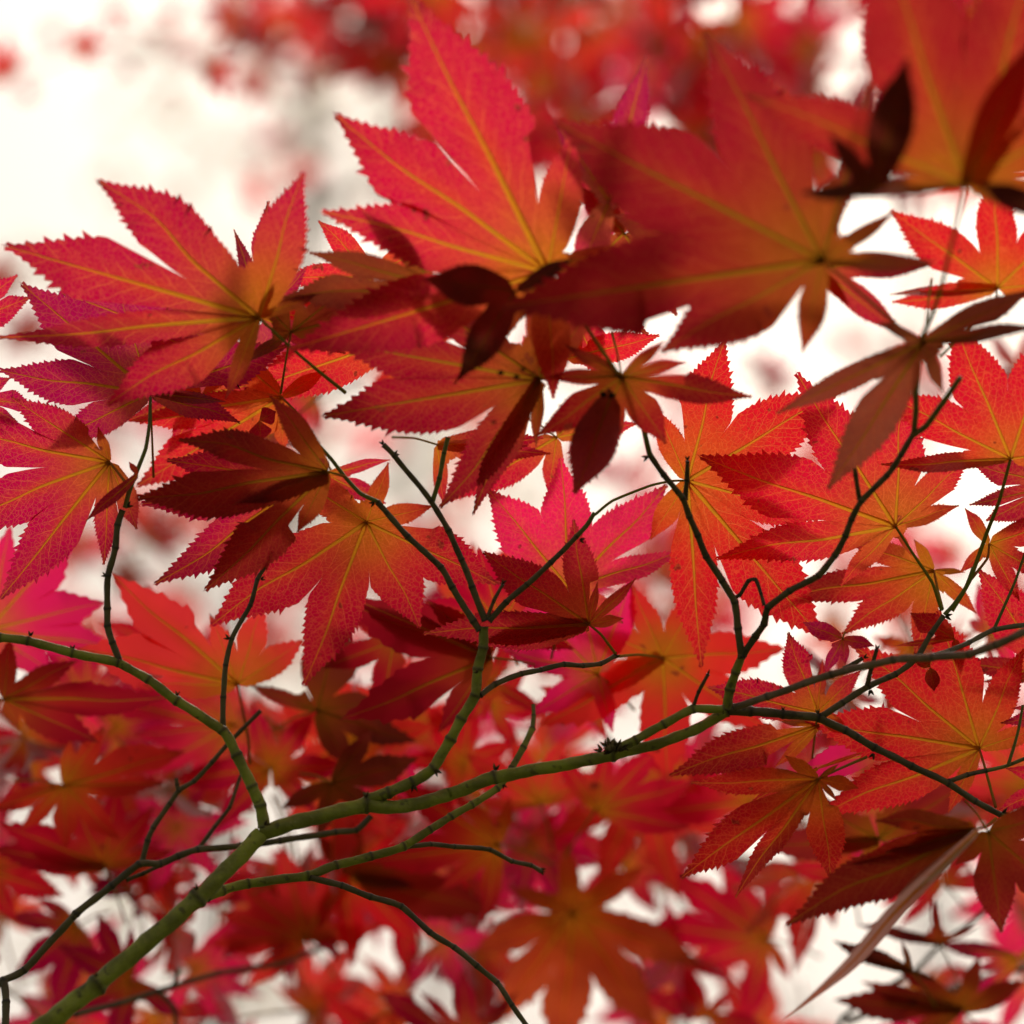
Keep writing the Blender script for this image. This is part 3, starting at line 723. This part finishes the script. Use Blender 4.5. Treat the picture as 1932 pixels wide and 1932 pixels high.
leaf(main, '22', (825, 262), 1.195, 'c', [(665, -175, .20), (228, 125, .16), (1065, 30, .16), (850, -30, .1), (1000, 380, .2)], tilt=.2)
leaf(main, '22', (835, 330), 1.20, 'g', [(15, 608, .13), (600, 300, .08), (590, 560, .1)], tilt=.2)
leaf(main, '22', (1692, 455), 1.20, 'o', [(740, 300, .155), (1000, -110, .15), (1470, -300, .17), (1940, -90, .15), (800, 835, .125), (2060, 330, .14), (1520, 810, .12)],
     [('22', 1720, 550), ('22', 1780, 770, 1.175)], label="broad red leaf with orange radiating veins above the falling twig", tilt=.25)
leaf(main, '22', (1430, 20), 1.18, 'd', [(1450, 150, .3), (1340, -60, .3)], label="tiny curled dead leaf fragment")
leaf(main, '22', (830, 617), 1.165, 'g', [(130, 638, .10), (78, 1160, .135), (375, 1270, .075), (895, 1170, .185), (1045, 668, .2), (645, 490, .16), (942, 535, .10), (930, 740, .1)],
     [('22', 950, 560), ('22', 1090, 500, 1.17)], label="orange olive leaf hanging from a short stalk, lower right", tilt=.2)
leaf(main, '22', (830, 560), 1.175, 'o', [(1080, 470, .04), (420, 780, .05)])
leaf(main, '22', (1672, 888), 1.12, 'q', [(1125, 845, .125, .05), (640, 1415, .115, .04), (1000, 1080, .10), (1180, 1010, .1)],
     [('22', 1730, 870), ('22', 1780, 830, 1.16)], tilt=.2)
leaf(main, '22', (1680, 900), 1.11, 'w', [(620, 1930, .030, -.03), (1180, 1350, .05)], fold=.6, label="pale folded lobe edge with caught light painted in", tilt=.1, teeth=False)
leaf(main, '22', (1740, 900), 1.13, 'd', [(1812, 1450, .20, .0), (1560, 1080, .2), (2200, 1300, .22), (2150, 800, .2)], tilt=.2)
leaf(main, '22', (2120, 640), 1.19, 'c', [(1780, 800, .14), (1830, 560, .14), (1900, 950, .2)])
leaf(main, '22', (2200, 250), 1.19, 'm', [(1860, 240, .1), (1800, 320, .12), (2300, 600, .1)])
leaf(main, '22', (1150, 480), 1.21, 'p', [(720, 560, .2), (1180, 200, .1)], fine=False)

# ================================================================== blurred sprays behind, each a branch of its own
TEMPL = []
def make_templates():
    specs = [
        (7, 1.0), (7, .92), (7, .8), (5, 1.0), (7, .66), (5, .75)]
    for i, (n, sq) in enumerate(specs):
        rng = random.Random(70 + i)
        lens = [.50, .80, .95, 1.0, .93, .78, .48] if n == 7 else [.62, .9, 1.0, .88, .6]
        step = 39 if n == 7 else 47
        lb = []
        for k, l in enumerate(lens):
            a = R(90 + (k - (n - 1) / 2) * step + rng.uniform(-5, 5)); l *= 1000 * rng.uniform(.9, 1.05)
            lb.append((l * math.cos(a) * sq, l * math.sin(a), rng.uniform(.14, .19), rng.uniform(-.04, .04), rng.uniform(-.25, .45) * l))
        for res, rows, cols in (('hi', 22, 3), ('lo', 9, 2)):
            r2 = random.Random(500 + i)
            V, F, at, VV, VF, va = leaf_data((0, 0), lb, r2, rows, res == 'hi', cols=cols, vein=(res == 'hi'), droop=.25)
            me = mesh("maple_leaf", [(x / 1000, y / 1000, z / 1000) for x, y, z in V], F, M_LEAF2, at)
            if res == 'lo': VV, VF, va = VV or [(0, 0, 0)], VF, va if VV else {}
            mv = mesh("maple_leaf_veins", [(x / 1000, y / 1000, z / 1000 + .004) for x, y, z in VV], VF, M_VEIN, va)
            TEMPL.append((res, me, mv))
make_templates()
V_, F_ = [], []
for k in range(7):
    s_ = k / 6
    for q in range(5):
        an = q / 5 * 2 * math.pi
        V_.append((0.03 * math.cos(an) * .5 + .12 * s_ * s_, -s_ * .75, 0.03 * math.sin(an) * .5 + .25 * s_ * s_))
for k in range(6):
    for q in range(5): F_.append((k * 5 + q, k * 5 + (q + 1) % 5, k * 5 + 5 + (q + 1) % 5, k * 5 + 5 + q))
STALK = mesh("maple_leaf_stalk", V_, F_, M_PET)
HI = [t for t in TEMPL if t[0] == 'hi']; LO = [t for t in TEMPL if t[0] == 'lo']

def bgleaf(parent, x, y, d, size, tone, rng, hi=True, up=None, veins=False, ang=None):
    """size: leaf radius in metres"""
    res, me, mv = rng.choice(HI if hi else LO)
    th = rng.uniform(0, 2 * math.pi) if ang is None else ang
    # facing the viewer with a free tilt
    rot = ROT.to_4x4() @ Matrix.Rotation(th, 4, 'Z') @ Matrix.Rotation(rng.gauss(0, .55), 4, 'X') @ Matrix.Rotation(rng.gauss(0, .55), 4, 'Y')
    m = Matrix.Translation(P(x, y, d)) @ rot @ Matrix.Scale(size, 4)
    o = link("leaf", me, parent, origin=Vector(), matrix=m)
    set_tone(o, tone, rng, .2)
    if hi:
        v = bpy.data.objects.new("midrib", mv); C.objects.link(v); v.parent = o; v.color = o.color
        v = bpy.data.objects.new("leaf_stalk", STALK); C.objects.link(v); v.parent = o
    return o

def spray(label, paths, leaves, stalks=True, mat=None, group=None):
    """paths: list of tube paths; leaves: list of (x, y, d, size, tone, hi)"""
    x, y, d, r = paths[0][0]
    br = thing("maple_branch", label, "branch", P(x, y, d), group)
    for p in paths: tube_obj("twig", p, mat or M_DARK, br, sides=8)
    rng = random.Random(len(label) * 7 + int(x))
    for lf in leaves:
        bgleaf(br, *lf[:5], rng, *lf[5:])
    return br

# lower left thin branch
low = thing("maple_branch", "thin dark maple branch with knobbly nodes crossing behind the olive bough at lower left", "branch", P(7, 1850, 1.2))
tube_obj("twig", path((1.21, 1.235), (7.5, 5.6), (-30, 1872), (7, 1850), (46, 1830), (144, 1724), (211, 1671), (262, 1630), (303, 1630), (335, 1615), (373, 1603), (454, 1596), (528, 1586), (634, 1570), (672, 1566), (700, 1540)), M_DARK, low)
tl = tube_obj("twig", path((1.225, 1.23), (5.6, 4), (268, 1628), (278, 1586), (289, 1562), (320, 1516), (338, 1491), (366, 1474), (400, 1438), (437, 1396), (492, 1341)), M_DARK, low)
tube_obj("twig", path((1.225, 1.225), (4, 3.4), (336, 1493), (334, 1480), (332, 1468)), M_DARK, low)
tube_obj("twig", path((1.235, 1.24), (4.4, 3), (373, 1603), (405, 1560), (433, 1523), (452, 1470), (462, 1440)), M_DARK, low)
tube_obj("twig", path((1.21, 1.2), (7, 7.5), (7, 1850), (12, 1890), (8, 1960)), M_DARK, low)
tube_obj("twig", path((1.225, 1.225), (4.4, 3.6), (238, 1660), (270, 1648), (305, 1632)), M_DARK, low)

def bl(parent, reg, c, depth, tone, tips, **kw):
    depth = 1.205 + (depth - 1.205) * 0.78
    return leaf(parent, reg, c, depth, tone, tips, fine=False, rows=24, **kw)
bl(low, '02', (345, 655), 1.32, 'O', [(-80, 790, .12), (380, 400, .16), (560, 330, .17), (1000, 470, .17), (900, 640, .12), (350, 1000, .2), (100, 900, .14), (650, 950, .15)])
bl(low, '02', (560, 1085), 1.36, 'r', [(330, 640, .16), (620, 640, .17), (-20, 850, .15), (830, 760, .16), (150, 1100, .12), (950, 1000, .12), (-80, 980, .12)])
bl(low, '02', (20, 190), 1.28, 'R', [(535, 425, .16), (100, 340, .2), (920, 180, .10), (60, -150, .16), (420, -20, .14), (-200, 300, .2)])
bl(low, '01', (1275, 1885), 1.27, 'O', [(585, 1275, .15), (400, 1690, .18), (1120, 1500, .15), (1420, 1440, .18), (1640, 1640, .18), (760, 1890, .15)], stalk=[('02', 1290, 200), ('02', 1330, 400), ('02', 1340, 540, 1.26)], label="soft orange leaf fanning upward above the left fork")
bl(low, '01', (-60, 1590), 1.30, 'p', [(400, 1060, .20), (575, 1440, .20), (60, 1020, .16), (300, 1850, .2), (650, 1700, .15)])
bl(low, '02', (-80, 1100), 1.38, 'o', [(350, 1250, .17), (100, 1400, .15), (250, 950, .15), (300, 1050, .12)])
bl(low, '02', (1250, 330), 1.37, 'p', [(500, 200, .15), (700, 380, .15), (900, 120, .17), (1000, 700, .17), (1500, 500, .17), (1150, -100, .15), (700, 620, .12)])
bl(low, '02', (1450, 560), 1.36, 'c', [(1350, 200, .15), (1700, 250, .15), (1900, 550, .15), (1700, 800, .16), (1150, 900, .15), (900, 620, .14)])
bl(low, '02', (1700, 250), 1.31, 'D', [(1330, 110, .10), (1880, 560, .20), (2050, 200, .2), (1830, -260, .28), (2250, 420, .13)])
bl(low, '02', (1640, 1470), 1.45, 'O', [(1150, 1330, .15), (1100, 1500, .15), (1250, 1150, .15), (1500, 950, .16), (1900, 1000, .16), (2050, 1400, .16), (1300, 1750, .14)])
bl(low, '02', (700, 1700), 1.4, 'm', [(520, 1330, .16), (700, 1400, .12), (300, 1500, .15), (250, 1900, .15), (600, 2100, .16), (1000, 1900, .15)])
bl(low, '02', (420, 1400), 1.42, 'm', [(60, 1700, .17), (300, 1900, .16), (200, 1250, .15), (520, 1650, .14), (0, 1350, .12)])
bl(low, '02', (1050, 1640), 1.5, 'p', [(800, 1300, .15), (1250, 1350, .16), (1400, 1650, .15), (1150, 1900, .16), (850, 1900, .14)])
bl(low, '02', (950, 870), 1.42, 'p', [(700, 700, .15), (1100, 650, .15), (1350, 850, .16), (1150, 1150, .16), (800, 1250, .15), (650, 950, .15)])
bl(low, '02', (150, 560), 1.46, 'c', [(-50, 300, .17), (200, 250, .17), (450, 450, .16), (350, 750, .16), (0, 850, .16)])
bl(low, '02', (1330, 1230), 1.5, 'm', [(1050, 1050, .15), (1250, 900, .15), (1550, 1100, .16), (1600, 1350, .15), (1200, 1500, .15), (900, 1250, .15)])
bl(low, '02', (620, 330), 1.42, 'm', [(450, 100, .17), (700, 50, .17), (950, 250, .17), (850, 480, .17), (500, 520, .17)])
bl(low, '02', (1780, 640), 1.3, 'D', [(1500, 780, .15), (2000, 350, .15), (2250, 500, .17), (2050, 800, .16), (1700, 950, .14)], label="dusky purple leaf in shade above the bough")

# lower middle spray, clearly out of focus
mid = thing("maple_branch", "out of focus maple spray with a large olive orange leaf at bottom centre", "branch", P(1300, 1990, 1.55))
tube_obj("twig", path((1.55, 1.5), (6, 4), (1330, 2010), (1290, 1940), (1240, 1880), (1200, 1800), (1130, 1700), (1055, 1650)), M_DARK, mid)
bl(mid, '12', (1285, 1330), 1.44, 'v', [(730, 1560, .16), (930, 1200, .13), (860, 1960, .15), (1240, 2150, .17), (1760, 1980, .15), (1990, 1620, .14), (1680, 1080, .14), (1250, 950, .15)], label="large blurred olive orange leaf, bottom centre", stalk=[('12', 1180, 1180), ('12', 1110, 1120, 1.5)])
bl(mid, '12', (1385, 225), 1.34, 'o', [(1100, 120, .15), (1180, -150, .17), (1450, -200, .15), (1700, 100, .14), (1480, 420, .12), (1150, 330, .16)])
bl(mid, '12', (1115, 750), 1.38, 'O', [(700, 480, .17), (950, 380, .16), (1250, 380, .16), (1500, 560, .14), (760, 740, .12)])
bl(mid, '12', (1410, 785), 1.36, 'o', [(1210, 480, .16), (1480, 420, .16), (1760, 440, .16), (1960, 620, .15), (1930, 880, .14)])
bl(mid, '12', (890, 970), 1.36, 'g', [(170, 1060, .15), (330, 640, .15), (650, 700, .16), (800, 1400, .13), (560, 1230, .12), (950, 700, .13)])
bl(mid, '12', (120, 1150), 1.42, 'd', [(900, 1340, .15), (450, 1200, .12), (500, 950, .14), (-100, 900, .15), (100, 800, .15)])
bl(mid, '12', (720, 2020), 1.45, 'R', [(230, 1755, .15), (700, 1620, .15), (450, 1750, .1), (1000, 1750, .1)])
bl(mid, '12', (1550, 1080), 1.55, 'c', [(1250, 870, .17), (1480, 800, .17), (1800, 900, .17), (1950, 1150, .16), (1750, 1350, .16), (1300, 1250, .16)])
bl(mid, '12', (700, 540), 1.4, 'o', [(500, 200, .17), (750, 150, .17), (1000, 400, .16), (900, 700, .15), (600, 850, .15), (350, 500, .16)])
bl(mid, '12', (430, 330), 1.40, 'O', [(100, 100, .17), (400, -50, .17), (750, 200, .16), (650, 550, .15), (250, 600, .15), (50, 380, .14)])
bl(mid, '12', (850, 230), 1.38, 'r', [(700, -100, .15), (1050, 30, .15), (1200, 260, .15), (1000, 480, .15), (600, 300, .15)])
bl(mid, '12', (850, 100), 1.33, 'o', [(1150, 270, .12), (600, 370, .12), (550, -100, .15), (800, 330, .1), (950, -150, .15)])
bl(mid, '12', (560, 1500), 1.5, 'p', [(350, 1150, .16), (650, 1200, .16), (900, 1450, .16), (750, 1800, .16), (400, 1750, .15)])
bl(mid, '12', (380, 1300), 1.52, 'r', [(100, 1100, .17), (600, 1150, .16), (400, 1700, .18), (150, 1450, .15)])
bl(mid, '12', (1850, 600), 1.42, 'r', [(1600, 420, .17), (1850, 300, .17), (2100, 450, .17), (2050, 800, .16), (1700, 850, .15)])
bl(mid, '22', (470, 740), 1.4, 'r', [(100, 560, .16), (-100, 800, .16), (300, 500, .16), (700, 900, .15), (300, 1000, .15), (600, 560, .15)])
bl(mid, '22', (560, 1480), 1.5, 'r', [(0, 1120, .16), (-120, 1400, .15), (100, 1650, .15), (420, 1950, .16), (600, 1100, .15), (300, 1050, .16), (680, 1700, .14)], label="wide blurred red leaf below the hanging olive leaf")
bl(mid, '22', (1150, 940), 1.3, 'd', [(700, 700, .15), (1400, 560, .15), (1650, 620, .16), (850, 1000, .15), (1000, 1250, .14), (500, 980, .14)])
bl(mid, '22', (1000, 1150), 1.4, 'o', [(650, 1080, .15), (900, 820, .17), (1400, 950, .16), (1300, 1250, .15), (800, 1330, .12)])
bl(mid, '22', (1500, 1180), 1.45, 'r', [(1150, 1300, .14), (1300, 1000, .16), (1650, 980, .16), (1800, 1150, .16), (1250, 1420, .1)])

# lower right far twig
lr = thing("maple_branch", "blurred dark maple twig with dull brown leaves across the lower right corner", "branch", P(1548, 1914, 1.36))
tube_obj("twig", path((1.38, 1.34), (5, 4.2), (1560, 2000), (1590, 1920), (1660, 1870), (1720, 1836), (1773, 1784), (1820, 1750), (1870, 1708)), M_DARK, lr)
tube_obj("twig", path((1.36, 1.38), (4, 3), (1773, 1784), (1771, 1745), (1770, 1706)), M_DARK, lr)
tube_obj("twig", path((1.36, 1.44), (5.6, 7), (1600, 1926), (1700, 1890), (1800, 1865), (1880, 1838), (1990, 1810)), M_DARK, lr)
bl(lr, '22', (1600, 1860), 1.38, 'd', [(900, 1800, .13), (1250, 1640, .15), (1700, 1560, .16), (1950, 1700, .16), (1300, 1990, .14), (1050, 1700, .1)])
bl(lr, '22', (1330, 1650), 1.34, 'D', [(1270, 1480, .09), (1050, 1560, .10), (1470, 1700, .1), (900, 1480, .1)])
bl(lr, '22', (1900, 1580), 1.40, 'm', [(1450, 1490, .10), (1650, 1650, .12), (2100, 1450, .15), (1600, 1900, .12)])
bl(lr, '22', (1480, 1500), 1.38, 'R', [(1230, 1430, .09), (1440, 1240, .10), (1020, 1400, .07), (1700, 1400, .06)])
bl(lr, '22', (1500, 2000), 1.42, 'p', [(1000, 2000, .15), (1280, 1850, .17), (1650, 1720, .17), (1850, 1950, .16)])
bl(lr, '22', (230, 1900), 1.5, 'r', [(100, 1600, .17), (350, 1750, .16), (560, 1950, .16), (-100, 1750, .16)])

# bottom blurred twig
bt = thing("maple_branch", "soft dark maple twig low behind the olive bough along the bottom edge", "branch", P(141, 1910, 1.36))
tube_obj("twig", path((1.3, 1.4), (6, 4.4), (141, 1914), (225, 1893), (327, 1861), (412, 1836), (528, 1819), (570, 1804), (606, 1788)), M_DARK, bt)
tube_obj("twig", path((1.32, 1.34), (4, 4.4), (296, 1872), (315, 1885), (328, 1903), (334, 1945)), M_DARK, bt)
tube_obj("twig", path((1.33, 1.33), (4, 3.4), (329, 1860), (333, 1842), (337, 1828)), M_DARK, bt)

# random fillers
def fill(parent, n, box, depth, size, tones, seed, hi=True, avoid=(), veins=False):
    rng = random.Random(seed)
    x0, y0, x1, y1 = box; k = 0; tries = 0
    while k < n and tries < n * 30:
        tries += 1
        x, y = rng.uniform(x0, x1), rng.uniform(y0, y1)
        if any((x - a) ** 2 + (y - b) ** 2 < r * r for a, b, r in avoid): continue
        d = rng.uniform(*depth)
        bgleaf(parent, x, y, d, rng.uniform(*size), rng.choice(tones), rng, hi=hi, veins=veins)
        k += 1
GAPS = [(1080, 1780, 170), (1100, 1900, 120), (420, 1500, 40), (500, 1700, 50), (250, 1500, 40), (780, 1760, 40), (140, 1680, 70), (80, 1790, 60), (245, 1770, 60), (215, 1830, 60), (540, 1850, 60), (690, 1870, 60), (1060, 1555, 70), (1100, 1385, 60), (1740, 1740, 110),
        (1600, 1780, 90), (1860, 1700, 80), (1840, 1870, 80), (1340, 1840, 60), (990, 1400, 40), (1500, 1090, 60), (1570, 1140, 60), (600, 1680, 40), (385, 1515, 40), (460, 1290, 60), (300, 1210, 30)]
fill(bt, 60, (-60, 1340, 900, 2000), (1.36, 1.62), (.034, .046), 'mppOpoOcm', 21, avoid=GAPS)
far1 = spray("distant blurred maple spray glimpsed through gaps right of bottom centre", [path((2.0, 1.9), (5, 4), (1500, 2040), (1400, 1800), (1250, 1650), (1200, 1500))], [])
fill(far1, 50, (850, 1400, 1990, 2010), (1.38, 1.7), (.034, .048), 'ppOpoOcm', 22, avoid=GAPS)
far2 = spray("faint distant maple spray showing as peach patches behind the centre", [path((3.3, 3.0), (4, 3), (900, 1300), (1100, 1050), (1250, 850), (1400, 700))], [])
fill(far2, 150, (100, 640, 1950, 1300), (3.0, 4.6), (.035, .048), 'pprO', 23, hi=False, avoid=[(980, 880, 70), (420, 1090, 80), (1820, 960, 60), (730, 900, 70), (620, 950, 120), (1450, 600, 150)])
for x, y, d, sz, tn in ((1165, 905, 2.1, .022, 'p'), (1235, 1075, 1.9, .04, 'p'), (1205, 1180, 1.9, .042, 'O'), (1275, 1020, 2.2, .036, 'p'), (280, 1025, 1.9, .026, 'R'), (250, 1075, 1.8, .022, 'R'),
        (325, 985, 2.0, .02, 'R'), (1480, 735, 2.3, .04, 'R'), (1440, 700, 2.3, .03, 'p'), (1575, 1175, 1.9, .035, 'O'), (1700, 1110, 2.1, .036, 'O'), (1800, 1030, 2.1, .03, 'p'), (60, 640, 2.2, .03, 'R'),
        (20, 530, 2.3, .03, 'R'), (1290, 1150, 2.0, .04, 'O'), (150, 1010, 2.2, .034, 'p'), (400, 980, 2.4, .03, 'p')):
    bgleaf(far2, x, y, d, sz, tn, random.Random(int(x * 3)))
top = spray("blurred scarlet maple spray filling the top behind the sharp leaves", [path((2.4, 2.1), (7, 4), (2050, -40), (1800, 60), (1500, 130), (1200, 170), (900, 90), (640, 40)),
            path((2.4, 2.2), (5, 3), (1800, 60), (1600, 200), (1350, 300), (1150, 330))], [])
fill(top, 125, (790, -170, 2060, 340), (1.8, 2.5), (.046, .060), 'rpOpOO', 24)
top2 = spray("loose blurred maple twig with bright round gaps, top left of the largest leaf", [path((2.7, 2.6), (4, 2.5), (900, 120), (700, 80), (520, 60), (400, 110), (150, 95), (20, 150))], [])
fill(top2, 34, (430, -60, 820, 150), (2.2, 2.8), (.03, .042), 'rcco', 25, hi=False)
fill(top2, 9, (480, 60, 800, 330), (2.8, 3.4), (.022, .03), 'pcm', 26, hi=False)
for x, y, d, s in ((250, 130, 2.5, .016), (330, 30, 2.5, .02), (360, 90, 2.7, .02), (60, 175, 2.4, .012), (90, 60, 2.9, .016), (230, 70, 2.8, .016), (320, 165, 2.9, .014), (18, 140, 2.0, .022), (150, 95, 2.0, .018), (400, 122, 1.95, .022), (215, 10, 2.3, .018), (470, 350, 3.0, .03), (560, 345, 3.2, .025), (300, 60, 2.6, .02), (440, 40, 2.5, .025)):
    bgleaf(top2, x, y, d, s, 'r', random.Random(int(x)), hi=False)

GAPS2 = [(760, 880, 190), (950, 890, 190), (450, 1040, 180), (330, 1040, 150), (250, 830, 160), (540, 1180, 150), (170, 1180, 140), (700, 1200, 120), (1180, 880, 190), (1450, 640, 230), (1590, 600, 200),
         (1500, 1080, 160), (1820, 960, 190), (1560, 1150, 150), (1380, 1130, 150), (1290, 1090, 150), (420, 1090, 150), (620, 930, 150)]
fill(main, 24, (-20, 650, 1990, 1330), (1.3, 1.55), (.028, .036), 'pmcOr', 41, avoid=GAPS2)
# ================================================================== pale trees far behind
def far_tree(x, y_top, dist, height, lean, label, cols, seed, crown_r):
    rng = random.Random(seed)
    base = P(x, 966, dist); base = Vector((base.x, base.y, 0))
    t = thing("background_tree", label, "tree", base, "pale blurred trees beyond the maple")
    V, F = [], []
    def tubew(p0, p1, r0, r1):
        b = len(V); d = (p1 - p0).normalized(); a = d.orthogonal().normalized(); c = d.cross(a)
        for k in range(7):
            s = k / 6; p = p0.lerp(p1, s) + a * math.sin(s * 5) * r0 * .5
            for q in range(7):
                an = q / 7 * 2 * math.pi; V.append(p + (a * math.cos(an) + c * math.sin(an)) * (r0 + (r1 - r0) * s))
        for k in range(6):
            for q in range(7): F.append((b + k * 7 + q, b + k * 7 + (q + 1) % 7, b + k * 7 + 7 + (q + 1) % 7, b + k * 7 + 7 + q))
    topp = base + Vector((lean, 0, height))
    tubew(base, topp, .07, .02)
    for k in range(26):
        s = rng.uniform(.25, .97); p = base.lerp(topp, s); a = rng.uniform(0, 6.28)
        q = p + Vector((math.cos(a), math.sin(a), rng.uniform(.3, .9))) * crown_r * (1.1 - s * .6)
        tubew(p, q, .03, .008)
    link("trunk", mesh("trunk", V, F, M_GREY), t, base)
    V, F = [], []
    for k in range(380):
        s = rng.betavariate(2, 2); p = base.lerp(topp, .3 + .72 * s); a = rng.uniform(0, 6.28); rr = crown_r * math.sin(min(1, s + .1) * 3.0) * math.sqrt(rng.random())
        p = p + Vector((math.cos(a) * rr, math.sin(a) * rr, rng.uniform(-.3, .3)))
        u = Vector((rng.gauss(0, 1), rng.gauss(0, 1), rng.gauss(0, 1))).normalized() * rng.uniform(.05, .10); v = u.orthogonal() * .6
        b = len(V); V += [p - u, p + v, p + u, p - v]; F.append((b, b + 1, b + 2, b + 3))
    c = link("crown", mesh("crown", V, F, cols, smooth=False), t, base + Vector((0, 0, height * .6)))
M_FAR1 = plain("overexposed_green_foliage", (0.80, 0.76, 0.60), (0.84, 0.74, 0.60), 2, trans=.8)  # overexposed sky light painted into the foliage colour as paleness
M_FAR2 = plain("overexposed_rusty_foliage", (0.85, 0.42, 0.34), (0.80, 0.50, 0.40), 2, trans=.8)  # rusty crown lightened to peach, overexposure painted into its colour
far_tree(190, 0, 13, 10.5, .9, "pale grey green tree blurred at the far left edge of the sky", M_FAR1, 1, 1.3)
far_tree(900, 0, 19, 14.5, -.5, "faint rusty tree blurred behind the centre of the maple", M_FAR2, 2, 2.2)
far_tree(1650, 0, 22, 16.5, .4, "faint pinkish tree blurred behind the right hand leaves", M_FAR2, 3, 2.4)
